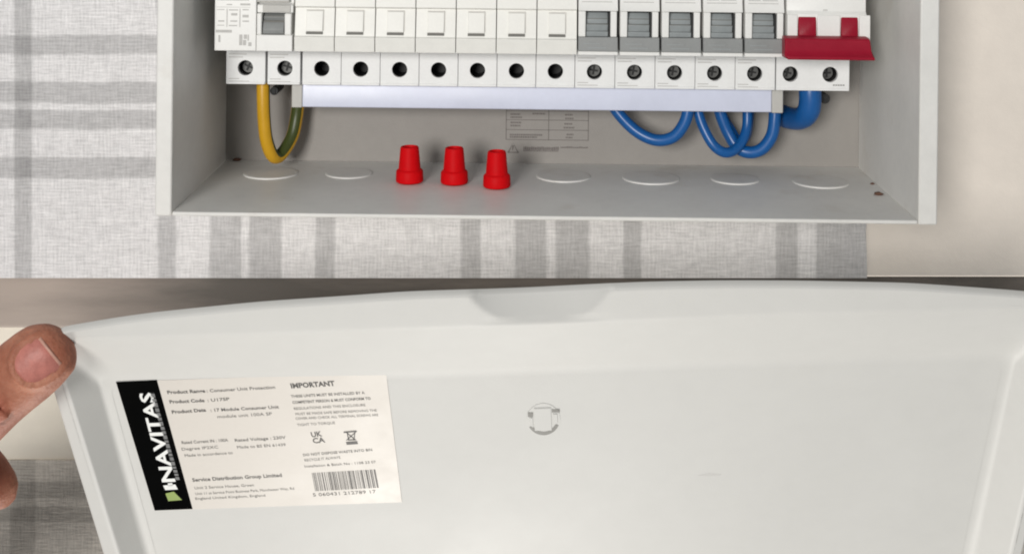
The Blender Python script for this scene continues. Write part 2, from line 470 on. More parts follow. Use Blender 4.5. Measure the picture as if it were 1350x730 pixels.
for i in range(7):
    o = blank if i == 0 else copy_tree(blank)
    o.location = RM @ Vector((bb[0] + pb * i, bb[1], bb[2])); o['label'] = words[i]

# ---- circuit breakers
x1035 = Xr(1035, 45, DN); pm = (x1035 - x761) / 5
mb = (x761 + pm / 2, .64, zT)
mcb = thing('circuit_breaker', '', 'circuit breaker', mb, 'grey toggled circuit breakers in the right half of the row')
def B(name, bm, m='device', parent=None, **k): return obj(name, bm, m, parent or mcb, mb, **k)
x0 = x761 + .00045; x1 = x761 + pm - .00045
def sx(p): return x761 + p / F * DN      # p = pixels from the module's left edge
bm = bmesh.new()
prism(bm, [(DN + .009, zN + .0005), (DN + .009, yz(15, DN)), (DN - .0012, yz(13.5, DN)), (DN - .0002, yz(8, DN)), (DN + .0012, yz(-12, DN)), (DN + .004, ZTOP), (.638, ZTOP), (.638, zN + .0005)], x0, x1)
B('body', bm, bevel=.0003)
for a, b in ((1.5, 11), (43.5, 52)):
    bm = bmesh.new(); prism(bm, [(DN - .0012, yz(47.5, DN)), (DN - .0012, yz(13.8, DN)), (DN + .0088, yz(13.8, DN)), (DN + .0088, yz(47.5, DN))], sx(a), sx(b)); B('front_post', bm, bevel=.0004)
bm = bmesh.new(); prism(bm, [(DN - .0016, yz(66.5, DN)), (DN - .0008, yz(47.7, DN)), (DN + .0088, yz(47.7, DN)), (DN + .0088, yz(66.5, DN))], x0, x1); lp = B('lower_panel', bm, 'grey_light', bevel=.0003)
bm = bmesh.new(); bx(bm, sx(14), sx(38), DN - .0015, DN, yz(62.5, DN), yz(61.2, DN)); bx(bm, sx(8), sx(30), DN - .0013, DN, yz(57, DN), yz(56.2, DN)); B('groove', bm, 'grey', parent=lp)
bm = bmesh.new(); bx(bm, x0, x1, DN - .0012, DN + .0088, zN, yz(66.7, DN)); B('bottom_lip', bm, bevel=.0002)
bm = bmesh.new()
prism(bm, [(DN + .0002, yz(47.4, DN)), (DN - .0002, yz(41, DN)), (DN + .0014, yz(40, DN)), (DN + .0006, yz(32, DN)), (DN + .0024, yz(31, DN)), (DN + .0022, yz(24, DN)), (DN + .004, yz(17, DN)), (DN + .008, yz(15.5, DN)), (DN + .0087, yz(15.5, DN)), (DN + .0087, yz(47.4, DN))], sx(12), sx(40.5))
tg = B('toggle', bm, 'grey', bevel=.0002)
bm = bmesh.new()
for y, h, a, b in ((24, .8, 12.3, 40.2), (31, 1.1, 12, 40.5), (40, 1.3, 12, 40.5)): bx(bm, sx(a), sx(b), DN + (.0011 if y != 24 else .0018), DN + .004, yz(y + h, DN), yz(y, DN))
B('groove', bm, 'slot', parent=tg)
bm = bmesh.new(); bx(bm, sx(40.8), sx(42.9), DN + .0002, DN + .006, yz(49.5, DN), yz(16, DN)); B('toggle_gap', bm, 'dark')
bm = bmesh.new()
for a, b, y, h in ((6, 46, 1.2, 1.1), (6, 22, -3, 1.2), (25, 45, -3, 1.2), (6, 46, -7, 1)):
    bx(bm, sx(a), sx(b), DN + .0002, DN + .0012, yz(y + h, DN), yz(y, DN))
B('printing', bm, 'print_soft')
terminal(mcb, mb, x761, x761 + pm, [(x761 + pm * .5 - .0002, zH)])
words = ['grey toggled circuit breaker right beside the plain white blank modules',
         'second grey toggled circuit breaker from the blank modules',
         'middle one of the five grey toggled circuit breakers',
         'second grey toggled circuit breaker from the red main switch',
         'grey toggled circuit breaker right beside the red main switch']
for i in range(5):
    o = mcb if i == 0 else copy_tree(mcb)
    o.location = RM @ Vector((mb[0] + pm * i, mb[1], mb[2])); o['label'] = words[i]

# ---- residual current device on the left
xa = Xr(283, 40, DN); xb = Xr(387, 40, DN)
rb = ((xa + xb) / 2, .64, zT)
rcd = thing('residual_current_device', 'two module white device with printed panel and grey toggle above the yellow wire', 'residual current device', rb)
def B(name, bm, m='device', parent=None, **k): return obj(name, bm, m, parent or rcd, rb, **k)
def sx(p): return xa + (p - 283) / F * DN
bm = bmesh.new()
prism(bm, [(DN - .0006, zN), (DN - .0006, yz(-20, DN)), (DN + .003, ZTOP), (.638, ZTOP), (.638, zN)], xa + .0001, sx(338)); tp = B('printed_panel', bm, bevel=.0003)
bm = bmesh.new()
prism(bm, [(DN - .0012, zN), (DN - .0012, yz(50, DN)), (DN + .007, yz(48, DN)), (DN + .007, yz(23, DN)), (DN + .0004, yz(21, DN)), (DN + .0004, yz(11, DN)), (DN + .003, yz(9, DN)), (DN + .003, ZTOP), (.638, ZTOP), (.638, zN)], sx(338.7), sx(386)); B('body', bm, bevel=.0003)
for a, b in ((339, 345.5), (375.5, 384.5)):
    bm = bmesh.new(); bx(bm, sx(a), sx(b), DN - .0011, DN + .0068, yz(50, DN), yz(21.5, DN)); B('front_post', bm, bevel=.0005)
bm = bmesh.new(); bx(bm, sx(346), sx(383), DN - .0001, DN + .002, yz(20, DN), yz(11, DN)); B('indicator_window', bm, M['shroud_end'], bevel=.0002)
bm = bmesh.new(); prism(bm, [(DN + .0004, yz(7.5, DN)), (DN + .0004, yz(-14, DN)), (DN + .004, yz(-14, DN)), (DN + .004, yz(7.5, DN))], sx(334), sx(381)); B('test_button', bm, 'shroud_end', bevel=.0004)
bm = bmesh.new(); prism(bm, [(DN - .0008, yz(48.5, DN)), (DN - .0012, yz(43, DN)), (DN + .0002, yz(34, DN)), (DN + .002, yz(32, DN)), (DN + .0012, yz(27, DN)), (DN + .0035, yz(22.5, DN)), (DN + .0068, yz(22.5, DN)), (DN + .0068, yz(48.5, DN))], sx(347), sx(374.5)); tg = B('toggle', bm, 'grey_light', bevel=.0002)
bm = bmesh.new(); bx(bm, sx(347), sx(374.5), DN + .0006, DN + .004, yz(33.6, DN), yz(31.6, DN)); bx(bm, sx(348), sx(374), DN + .0014, DN + .004, yz(27, DN), yz(25.6, DN)); B('groove', bm, 'slot', parent=tg)
bm = bmesh.new(); dd = DN - .0008
def pr(a, b, y, h): bx(bm, sx(a), sx(b), dd, dd + .0006, yz(y + h, DN), yz(y, DN))
for a, b, y, h in ((286, 328, 4, 1.2), (300, 322, 0, 1.6), (317, 330, 9, 2.6), (299, 306, 10, 1.4), (286, 296, 17, .9), (302, 314, 17, 1.5), (320, 328, 16.5, 1.6), (305, 313, 22, 3), (320, 328, 24, 3.4), (288, 296, 31.5, 1.8), (304, 313, 31.5, 1.8), (320, 328.5, 31.5, 1.8), (302, 313, 37.5, 1.5), (287, 296, 37.5, 1), (285, 306, 44, 3.6), (288.5, 291, 51, 9), (316, 320, 50, 14), (322, 326, 50, 5.5), (321, 325, 57, 7), (327, 328.5, 50, 8), (328, 332, 60, 5), (286, 330, 13.8, .5), (299, 300, 16, 24), (316, 317, 16, 24)):
    pr(a, b, y, h)
B('printing', bm, 'print_soft', parent=tp)
xt = Xr(298, 95, DT); xm = Xr(350, 95, DT); xe2 = Xr(396, 95, DT)
terminal(rcd, rb, xt, xm, [(Xr(323.5, 94, DT), zH)])
terminal(rcd, rb, xm + .0009, xe2, [(Xr(375.5, 94, DT), zH)])

# ---- main switch
xa = Xr(1036.5, 45, DN); xb = Xr(1146, 45, DN)
sb = ((xa + xb) / 2, .64, zT)
msw = thing('main_switch', 'white main switch with two dark red levers joined by a wide red bar', 'main switch', sb)
def B(name, bm, m='device', parent=None, **k): return obj(name, bm, m, parent or msw, sb, **k)
def sx(p): return xa + (p - 1036.5) / F * DN
bm = bmesh.new()
prism(bm, [(DN - .0002, zN), (DN - .0008, yz(14.8, DN)), (DN + .0008, yz(10.5, DN)), (DN + .0008, yz(-20, DN)), (DN + .004, ZTOP), (.638, ZTOP), (.638, zN)], sx(1037), sx(1142)); B('body', bm, bevel=.0004)
for a, b in ((1037, 1050.5), (1076.5, 1106.5), (1131.5, 1146)):
    bm = bmesh.new(); prism(bm, [(DN - .0022, yz(62, DN)), (DN - .0018, yz(15, DN)), (DN - .0004, yz(15, DN)), (DN - .0004, yz(62, DN))], sx(a), sx(b)); B('front_post', bm, bevel=.0004)
dR = DN - .0020
for a, b in ((1051.5, 1075.3), (1107.8, 1130.2)):
    bm = bmesh.new(); prism(bm, [(dR - .004, yz(54, DN)), (dR, yz(42, DN)), (dR + .0006, yz(23, DN)), (dR + .0012, yz(17.5, DN)), (dR + .004, yz(17.5, DN)), (dR + .004, yz(54, DN))], sx(a), sx(b)); B('lever', bm, 'red', bevel=.0005)
bm = bmesh.new()
dB = DN - .0105
def zB(py): return Zr(py, dB)
prof = [(dB + .0035, zB(46)), (dB + .0012, zB(48)), (dB + .0006, zB(62)), (dB - .0006, zB(69)), (dB - .0012, zB(70)), (dB - .0014, zB(74.5)), (dB + .0085, zB(74.5)), (dB + .0085, zB(46))]
a = [bm.verts.new((Xr(1035.5 + (2.5 if i in (4, 5) else 0), 60, dB), y, z)) for i, (y, z) in enumerate(prof)]
b = [bm.verts.new((Xr(1148 + (0, 0, 2, 3.5, 5, 5.5, 5, 0)[i], 60, dB), y, z)) for i, (y, z) in enumerate(prof)]
n = len(prof)
for i in range(n): bm.faces.new((a[i], a[(i + 1) % n], b[(i + 1) % n], b[i]))
bm.faces.new(a); bm.faces.new(b[::-1])
B('lever_bar', bm, 'red', bevel=.0005)
bm = bmesh.new(); bx(bm, sx(1085), sx(1091), DN + .0005, DN + .0012, yz(10.2, DN), yz(8.6, DN)); B('printing', bm, 'print_soft')
xt = Xr(1023.0, 95, DT); xe2 = Xr(1120, 95, DT)
tb = terminal(msw, sb, xt, xe2, [(Xr(1042, 94, DT), zH), (Xr(1094.5, 94, DT), zH)], ribs=False)
bm = bmesh.new()
for k in range(5): bx(bm, Xr(1098 + k * 3.2, 110, DT), Xr(1100.3 + k * 3.2, 110, DT), DT - .0003, DT + .001, Zr(108.6, DT), Zr(107, DT))
B('printing', bm, 'print', parent=tb)

# ---- terminal bar shroud under the devices
dS = .612
sbs = (Xr(708, 130, dS), .625, Zr(146, dS))
shr = thing('terminal_bar', 'long pale lavender plastic terminal bar cover under the row of modules', 'terminal bar', sbs)
bm = bmesh.new(); prism(bm, [(dS, Zr(144.8, dS)), (dS, Zr(114, dS)), (dS + .001, Zr(108, dS)), (.630, Zr(108, dS)), (.630, Zr(144.8, dS))], Xr(398.5, 130, dS), Xr(1017.5, 130, dS)); obj('cover_strip', bm, 'shroud', shr, sbs, bevel=.0005)
for a, b in ((384, 398.2), (1017.8, 1033)):
    bm = bmesh.new(); bx(bm, Xr(a, 130, dS), Xr(b, 130, dS), dS + .0006, .632, Zr(146, dS), Zr(108, dS)); obj('end_block', bm, 'shroud_end', shr, sbs, bevel=.0005)

# ---- wires
def wire(name, label, cat, pts, r, m, group=None, split=None):
    bm = bmesh.new(); tube(bm, spline([P(*p) for p in pts], 10), r, 16, split)
    c = P(*pts[len(pts) // 2]); o = obj(name, bm, m, None, c); o.location = c
    return tag(o, label, cat, group)
wire('earth_wire', 'yellow and green earth wire looping down under the printed device', 'wire',
     [(347, 95, .618), (347, 125, .617), (348, 155, .617), (351, 183, .618), (358, 203, .621), (366, 207, .625), (376, 197, .629), (386, 178, .633), (391, 155, .635), (394, 130, .635)], .0031, ['yellow', 'green'], split=(4, 5, 6, 7, 8))
G = 'blue wires looping out from under the terminal bar'
wire('blue_wire', 'widest shallow loop of blue wire hanging beneath the terminal bar', 'wire',
     [(800, 125, .628), (815, 149, .626), (835, 170, .624), (855, 182, .622), (873, 185, .620), (890, 179, .618), (902, 163, .617), (907, 146, .617), (908, 125, .618)], .0028, 'blue', G)
wire('blue_wire', 'blue wire loop starting closest to the widest shallow blue loop', 'wire',
     [(918, 125, .624), (921, 150, .622), (929, 172, .620), (941, 192, .618), (955, 201, .618), (968, 198, .620), (979, 185, .623), (985, 165, .626), (985, 130, .628)], .0024, 'blue', G)
wire('blue_wire', 'blue wire loop ending closest to the thick blue cable', 'wire',
     [(945, 125, .630), (950, 150, .629), (960, 175, .628), (973, 195, .626), (989, 201, .624), (1005, 196, .622), (1017, 180, .621), (1021, 160, .621), (1022, 130, .622)], .0029, 'blue', G)
wire('blue_wire', 'steep blue wire crossing between the two deepest blue loops', 'wire',
     [(947, 125, .636), (951, 150, .634), (963, 172, .632), (974, 188, .632), (984, 176, .634), (987, 150, .636), (988, 125, .637)], .0026, 'blue', G)
wire('blue_cable', 'thick blue cable bending under the red main switch terminals', 'cable',
     [(1068, 105, .616), (1068, 120, .615), (1068, 135, .615), (1066, 146, .616), (1060, 154, .620), (1050, 157, .627), (1038, 155, .634), (1024, 150, .640)], .0053, 'blue')
for px, py, lab, r in ((363, 119, 'dark terminal screw end beside the yellow earth wire', 5.5), (1086, 129, 'dark terminal screw end beside the thick blue cable', 6.5)):
    p = P(px, py, .622); bm = bmesh.new(); disc_y(bm, 0, 0, -.003, .012, r / F * .622)
    bx(bm, -.0007, .0007, -.0034, -.0029, -.0014, .0014)
    o = obj('screw', bm, 'dark', None, bevel=.0004); o.location = p; tag(o, lab, 'screw')

# ---- red caps standing on the base
for px, pb_, lab in ((540, 246.5, 'red plastic cap on the base closest to the yellow wire'), (599, 248, 'middle one of the three red plastic caps on the base'), (655, 253, 'red plastic cap on the base below the warning triangle')):
    pyr = pb_ - 6 - (px - VX) * .0115
    dd = -zf * F / (pyr - VY); cx = Xr(px, pyr, dd); r = 18.3 / F * dd
    zs = zf + .0002; H = .0165
    bm = bmesh.new()
    lathe(bm, [(r * .86, zs), (r * .98, zs + .0005), (r, zs + .0012), (r * .97, zs + .0052), (r * .9, zs + .0058), (r * .80, zs + .0062), (r * .67, zs + H - .0008), (r * .62, zs + H - .0001), (r * .52, zs + H), (r * .46, zs + H - .0012)], 0, 0, 28)
    o = obj('cap', bm, 'cap', None, (0, 0, zs), smooth=True); o.location = RM @ Vector((cx, dd, zs)); o.name = 'red_cap'
    tag(o, lab, 'cap', 'red caps standing on the base of the box')

# ---- crumbs in the lower right corner
for px, py, s, lab in ((1158, 257, .0021, 'largest brown crumb in the lower right inner corner of the box'), (1150, 243, .0011, 'small brown crumb just behind the largest crumb'), (1196, 272, .0011, 'tiny brown crumb nearest the front right corner of the box'), (312, 212, .0022, 'brown speck in the back left inner corner of the box')):
    pyr = py - (px - VX) * .0115
    dd = min(-zf * F / (pyr - VY), .647); bm = bmesh.new()
    bmesh.ops.create_icosphere(bm, subdivisions=2, radius=1)
    for v in bm.verts:
        v.co *= random.uniform(.75, 1.2); v.co.x *= s; v.co.y *= s * .8; v.co.z *= s * .35
    o = obj('crumb', bm, 'crumb', None, smooth=True); o.location = RM @ Vector((Xr(px, pyr, dd), dd, zf + s * .3)); tag(o, lab, 'crumb', 'brown crumbs on the base of the box')

# ================================================================== cover
O = P(130, 498, .465)
U = (P(1337, 470, .465) - O).normalized()
V0 = P(195, 730, .518) - O
N = U.cross(V0).normalized()
if N.y > 0: N = -N
V = U.cross(N).normalized()
if V.z > 0: V = -V
def Cn(px, py, n=0.0):
    r = Vector(((px - VX) / F, 1, -(py - VY) / F)); k = (O + N * n).dot(N) / r.dot(N)
    q = r * k - O; return q.dot(U), q.dot(V)
def W3(u, v, n): return O + U * u + V * v + N * n
def CP(px, py, n=0.0): u, v = Cn(px, py, n); return W3(u, v, n)
VB = .205
def line_x(p1, p2, n):                   # side line through two pixels -> u as a function of v
    a, b = Cn(*p1, n), Cn(*p2, n); s = (b[0] - a[0]) / (b[1] - a[1])
    return lambda v: a[0] + (v - a[1]) * s
def ring(left, right, top, n, r, vb):
    """left/right: pixel pairs; top: pixel polyline. returns a closed loop (u, v) with fixed counts"""
    fl = line_x(*left, n); fr = line_x(*right, n)
    tp = [Cn(x, y, n) for x, y in top]
    def ft(u):
        if u <= tp[0][0]: i = 0
        elif u >= tp[-1][0]: i = len(tp) - 2
        else: i = max(k for k in range(len(tp) - 1) if tp[k][0] <= u)
        a, b = tp[i], tp[i + 1]; return a[1] + (u - a[0]) * (b[1] - a[1]) / (b[0] - a[0])
    ul = fl(ft(fl(0))); ur = fr(ft(fr(0)))
    vl = ft(ul); vr = ft(ur)
    pts = []
    K = 60
    for i in range(K): v = vb - r + (vl + r - vb + r) * i / (K - 1); pts.append((fl(v), v))
    def corner(a, c, b, m=7):
        for i in range(1, m):
            t = i / m; pts.append(tuple((1 - t) ** 2 * a[k] + 2 * t * (1 - t) * c[k] + t * t * b[k] for k in (0, 1)))
    corner((fl(vl + r), vl + r), (ul, vl), (ul + r, ft(ul + r)))
    MM = 240
    sm = []
    for i in range(MM): u = ul + r + (ur - ul - 2 * r) * i / (MM - 1); sm.append([u, ft(u)])
    for _ in range(30):
        q = [s[1] for s in sm]
        for i in range(1, MM - 1): sm[i][1] = (q[i - 1] + q[i] * 2 + q[i + 1]) / 4
    pts += [tuple(s) for s in sm]
    corner((ur - r, ft(ur - r)), (ur, vr), (fr(vr + r), vr + r))
    for i in range(K): v = vr + r + (vb - r - vr - r) * i / (K - 1); pts.append((fr(v), v))
    a = (fr(vb - r), vb - r); c = (fr(vb), vb); b = (fr(vb) - r, vb); corner(a, c, b)
    for i in range(24): pts.append((fr(vb) - r + (fl(vb) + r - fr(vb) + r) * i / 23, vb))
    corner((fl(vb) + r, vb), (fl(vb), vb), (fl(vb - r), vb - r))
    return pts
n1, n2 = .0110, .0108
r0 = ring(((130, 498), (195, 730)), ((1337, 470), (1279.5, 730)), [(130, 498), (560, 491), (850, 481), (1150, 472), (1337, 469)], 0, .006, VB)
r1 = ring(((104, 560), (157, 730)), ((1346, 668), (1332, 730)), [(69, 450), (105, 447), (300, 441), (600, 431), (850, 422), (1050, 413), (1350, 407), (1400, 406)], n1, .009, VB + .012)
r2 = ring(((86, 560), (138, 730)), ((1359.5, 668), (1345.5, 730)), [(x, y + 3.2 + (2.6 if x > 800 else 1.0)) for x, y in ((50, 441), (97, 433), (150, 424), (200, 417), (340, 403), (460, 395), (533, 389.5), (644, 386), (700, 384), (764, 380.5), (856, 375), (950, 373.3), (1050, 373.5), (1200, 376.5), (1265, 381), (1350, 387), (1412, 393))], n2, .011, VB + .017)
cb = W3(.16, VB, 0)
cov = thing('consumer_unit_cover', 'white plastic consumer unit cover seen from inside and held by a thumb', 'cover', cb, roll=False)
def notch(u, v):
    """thumb scoop pressed into the top flange"""
    cu, cv = Cn(711, 378, n2); eu = Cn(806, 378, n2)[0] - cu; ev = Cn(711, 428, n2)[1] - cv
    x = (u - cu) / eu
    if abs(x) >= 1: return 0
    h = cv + ev * (1 - x * x) ** .6 - v
    return -.30 * max(0, h)
bm = bmesh.new()
cols = []
for i in range(len(r0)):
    A, B_, D = r0[i], r1[i], r2[i]
    pin = (A[0] + (.16 - A[0]) * .02, A[1] + (.10 - A[1]) * .035)
    poly = [W3(*pin, 0), W3(*A, 0), W3(*B_, n1)]
    def rc(a, c, b, k, m=4):
        L = min((c - a).length, (b - c).length, k); a2 = c + (a - c).normalized() * L * .95; b2 = c + (b - c).normalized() * L * .95
        return [a2 * ((1 - t) ** 2) + c * (2 * t * (1 - t)) + b2 * (t * t) for t in [j / m for j in range(m + 1)]]
    flange = []
    for j in range(1, 19):
        t = j / 18; u = B_[0] + (D[0] - B_[0]) * t; v = B_[1] + (D[1] - B_[1]) * t
        p_ = W3(u, v, n1 + (n2 - n1) * t); dn = notch(u, v)
        flange.append(p_ * ((p_.dot(N) + dn) / p_.dot(N)))
    pts = [poly[0]] + rc(poly[0], poly[1], poly[2], .0035)
    w = rc(poly[1], poly[2], flange[-1], .0016)
    nb = notch(*B_)
    pts += w
    pts += [f for f in flange[4:]]
    un, vn = D; nn = n2 + notch(u, v)
    out = (W3(D[0], D[1], 0) - W3(B_[0], B_[1], 0)); out = out.normalized() if out.length > 1e-9 else -V
    e = flange[-1]
    pts += [e + out * .0005 - N * .0003, e + out * .0007 - N * .0012, e + out * .0004 - N * .0028]
    pts += [W3(*B_, n1 - .0030), W3(*A, -.0022)]
    cols.append([bm.verts.new(p - Vector((0, 0, 0))) for p in pts])
n = len(cols)
for i in range(n):
    a, b = cols[i], cols[(i + 1) % n]
    for j in range(len(a) - 1): bm.faces.new((a[j], b[j], b[j + 1], a[j + 1]))
bm.faces.new([c[-1] for c in cols])
for f in bm.faces: f.smooth = True
rim = obj('rim', bm, 'cover', cov, cb, smooth=True)
# the main face: a sheet with a shallow moulded bend at the right
bm = bmesh.new()
loop = [((A[0] + (.16 - A[0]) * .02), (A[1] + (.10 - A[1]) * .035)) for A in r0]
ul = min(p[0] for p in loop) ; ur = max(p[0] for p in loop); vt = min(p[1] for p in loop)
NU, NV = 70, 46
fl = line_x((130, 498), (195, 730), 0); fr = line_x((1337, 470), (1279.5, 730), 0)
La = Cn(1272, 466, 0); Lb = Cn(1055, 730, 0)
def bend(u, v):
    tu = (v - La[1]) / (Lb[1] - La[1]); lu = La[0] + (Lb[0] - La[0]) * tu
    x = u - lu
    s = 1 / (1 + math.exp(-x / .004)) 
    k = max(0, x) if x > .02 else .004 * math.log(1 + math.exp(x / .004))
    e = min(1, max(0, (fr(v) - u) / .012)) * min(1, max(0, (v + .0) / .02)) * min(1, max(0, (VB - v) / .02))
    return -k * .0 * e
g = []
for j in range(NV + 1):
    v = vt - .004 + (VB - .004 - (vt - .004)) * j / NV; v = max(v, .0015)
    row = []
    for i in range(NU + 1):
        u = fl(v) + .0016 + (fr(v) - fl(v) - .0032) * i / NU
        row.append(bm.verts.new(W3(u, v, -.00012 + bend(u, v))))
    g.append(row)
for a, b in zip(g, g[1:]):
    for i in range(NU): bm.faces.new((a[i], a[i + 1], b[i + 1], b[i]))
for f in bm.faces: f.smooth = True
face = obj('inner_face', bm, 'cover', cov, cb, smooth=True)

def quad(bm, p, n):
    bm.faces.new([bm.verts.new(CP(x, y, n)) for x, y in p])
def slab(bm, p, n0, n1_):
    a = [bm.verts.new(CP(x, y, n0)) for x, y in p]
    cent = [W3(*Cn(x, y, n0), n1_) for x, y in p]; b = [bm.verts.new(q) for q in cent]
    k = len(p)
    for i in range(k): bm.faces.new((a[i], a[(i + 1) % k], b[(i + 1) % k], b[i]))
    bm.faces.new(b); bm.faces.new(a[::-1])
# moulded round catch in the middle of the cover
def arc(cx, cy, ro, ri, a0, a1, m=18, sq=1.0):
    A = [math.radians(a0 + (a1 - a0) * i / m) for i in range(m + 1)]
    return [(cx + ro * math.cos(t), cy + ro * sq * math.sin(t)) for t in A], [(cx + ri * math.cos(t), cy + ri * sq * math.sin(t)) for t in A]
def arc_slab(bm, cx, cy, ro, ri, a0, a1, na, nb, m=18, sq=.97):
    o_, i_ = arc(cx, cy, ro, ri, a0, a1, m, sq)
    for k in range(m):
        slab(bm, [o_[k], o_[k + 1], i_[k + 1], i_[k]], na, nb)
ccx, ccy = 716.5, 552.5
catch_ = None
bm = bmesh.new(); o_, i_ = arc(ccx, ccy, 22.5, 1, 0, 360, 32, .97); slab(bm, o_[:-1], -.0003, .00004)
catch_ = obj('round_catch', bm, 'cover', cov, cb)
bm = bmesh.new(); arc_slab(bm, ccx, ccy - .5, 21.5, 17.0, 22, 150, .0000, .00012); 
slab(bm, [(696, 543), (703, 543), (703, 549), (696, 549)], .0000, .00012); slab(bm, [(727.5, 538.5), (738, 539.5), (738, 543), (727.5, 543)], .0000, .00012)
obj('gap', bm, 'slot', catch_, cb)
bm = bmesh.new(); slab(bm, [(704, 538), (726.5, 537), (727.5, 566), (705, 566.5)], .0000, .00035); obj('tongue', bm, 'cover', catch_, cb, bevel=.0001)
for q in ([(698, 550), (702.5, 550), (703.5, 562), (700, 561)], [(729, 545), (735, 545), (735.5, 556), (730, 560)]):
    bm = bmesh.new(); slab(bm, q, .0000, .0003); obj('tab', bm, 'cover', catch_, cb, bevel=.0002)
bm = bmesh.new(); slab(bm, [(920, 626), (934, 623), (951, 624.5), (949, 626), (934, 627)], -.0002, -.00009); obj('scuff', bm, 'scuff', face, cb)

# the product sticker
TL, TR, BR, BL = (153, 503), (509, 490), (530, 661), (204, 672)
bm = bmesh.new(); slab(bm, [TL, TR, BR, BL], 0, .00016); lab_ = obj('product_label', bm, 'paper', cov, cb)
bm = bmesh.new(); slab(bm, [(153, 503), (207, 500.5), (254, 670), (204, 672)], .0001, .00024); obj('black_band', bm, 'black', lab_, cb)
TXT = {}
def text_mesh(s, bold=0.0):
    cu = bpy.data.curves.new('t', 'FONT'); cu.body = s; cu.size = 1.0; cu.offset = bold; cu.resolution_u = 2
    o = bpy.data.objects.new('t', cu); C.objects.link(o)
    dg = bpy.context.evaluated_depsgraph_get(); me = bpy.data.meshes.new_from_object(o.evaluated_get(dg))
    vs = [tuple(v.co) for v in me.vertices]; fs = [tuple(p.vertices) for p in me.polygons]
    bpy.data.objects.remove(o); bpy.data.curves.remove(cu); bpy.data.meshes.remove(me)
    return vs, fs
def put_text(bm, s, p0, p1, h, up=(-.28, -1.0), n=.00022, bold=0.0, cap=.70):
    vs, fs = text_mesh(s, bold)
    if not vs: return
    x0 = min(v[0] for v in vs); x1 = max(v[0] for v in vs)
    V_ = []
    for x, y, _ in vs:
        a = (x - x0) / (x1 - x0); b = y / cap * h
        V_.append(bm.verts.new(CP(p0[0] + (p1[0] - p0[0]) * a + up[0] * b, p0[1] + (p1[1] - p0[1]) * a + up[1] * b, n)))
    for f in fs:
        try: bm.faces.new([V_[i] for i in f])
        except ValueError: pass
def bars(bm, p0, p1, h, n=.00022, up=(-.27, -1), wmin=1.5, wmax=4, gap=.8):
    L = math.hypot(p1[0] - p0[0], p1[1] - p0[1]); x = 0
    while x < L:
        w = random.uniform(wmin, wmax); a = x / L; b = min(1, (x + w) / L); x += w + gap
        q = [(p0[0] + (p1[0] - p0[0]) * t + up[0] * k, p0[1] + (p1[1] - p0[1]) * t + up[1] * k) for t, k in ((a, 0), (b, 0), (b, h), (a, h))]
        quad(bm, q, n)
# big name on the black band, read from the bottom upwards
bm = bmesh.new()
put_text(bm, 'NAVITAS', (231, 634.5), (200, 517), 17, up=(-1, .04), n=.00030, bold=.025)
quad(bm, [(215, 639.5), (231, 638), (234.5, 644.5), (218, 645.5)], .0003)
quad(bm, [(221, 636.5), (227, 636), (228, 640), (222, 640.5)], .0003)
obj('lettering', bm, 'white_ink', lab_, cb)
bm = bmesh.new(); quad(bm, [(218, 650), (229, 647.5), (240, 658.5), (222, 660)], .0003); obj('leaf_mark', bm, 'lime', lab_, cb)
bm = bmesh.new(); bars(bm, (237, 632), (203, 517), 5, n=.0003, up=(-1, .04), wmin=3, wmax=6, gap=1.5); obj('small_lettering', bm, 'grey_ink', lab_, cb)
bm = bmesh.new()
T = lambda *a, **k: put_text(bm, *a, **k)
T('Product Range', (221, 519), (271, 517), 4.2, bold=.03); T(': Consumer Unit Protection', (273, 517), (363, 512), 4.0, bold=.012)
T('Product Code', (224, 531.5), (270, 529.5), 4.2, bold=.03); T(': U17SP', (274, 529.5), (303, 527.5), 4.0, bold=.012)
T('Product Data', (227, 545), (272, 542), 4.2, bold=.03); T(': 17 Module Consumer Unit', (278, 542.5), (368, 538), 4.0, bold=.02)
T('module unit 100A SP', (287, 551), (359, 547), 4.0)
T('Rated Current IN : 100A', (240, 585), (301, 581.5), 3.8, bold=.01); T('Rated Voltage : 230V', (310, 582), (377, 578), 3.8, bold=.01)
T('Degree IP2XC', (240, 593.5), (288, 590.5), 3.6); T('Made to BS EN 61439', (313, 591), (377, 587.5), 3.6)
T('Made in accordance to', (244, 602), (307, 598), 3.6)
T('Service Distribution Group Limited', (254, 634.5), (372, 628), 4.4, bold=.025)
T('Unit 2 Service House, Green', (257, 644.5), (335, 640.5), 3.4)
T('Unit 11 at Service Point Business Park, Manchester Way, Rd', (258, 652), (388, 645), 3.2)
T('England United Kingdom, England', (258, 658.5), (350, 654), 3.2)
T('IMPORTANT', (384, 511.5), (442, 508), 6.2, bold=.04)
T('THESE UNITS MUST BE INSTALLED BY A', (384, 524), (481, 519), 3.4, bold=.012)
T('COMPETENT PERSON & MUST CONFORM TO', (386, 532), (489, 526.5), 3.4, bold=.018)
T('REGULATIONS AND THIS ENCLOSURE', (388, 540), (482, 535), 3.2)
T('MUST BE MADE SAFE BEFORE REMOVING THE', (390, 547), (497, 542), 3.0)
T('COVER AND CHECK ALL TERMINAL SCREWS ARE', (390, 553), (499, 548), 3.0)
T('TIGHT TO TORQUE', (392, 561.5), (442, 558.5), 3.2)
T('DO NOT DISPOSE WASTE INTO BIN', (400, 601), (491, 594), 3.2, bold=.01)
T('RECYCLE IT ALWAYS', (402, 608), (449, 604), 3.2)
T('Installation & Batch No : 1108 23 07', (402, 616), (496, 610), 3.2)
T('UK', (411, 576), (425, 574.5), 6.5, bold=.03); T('CA', (413, 584), (429, 582.5), 6.5, bold=.03)
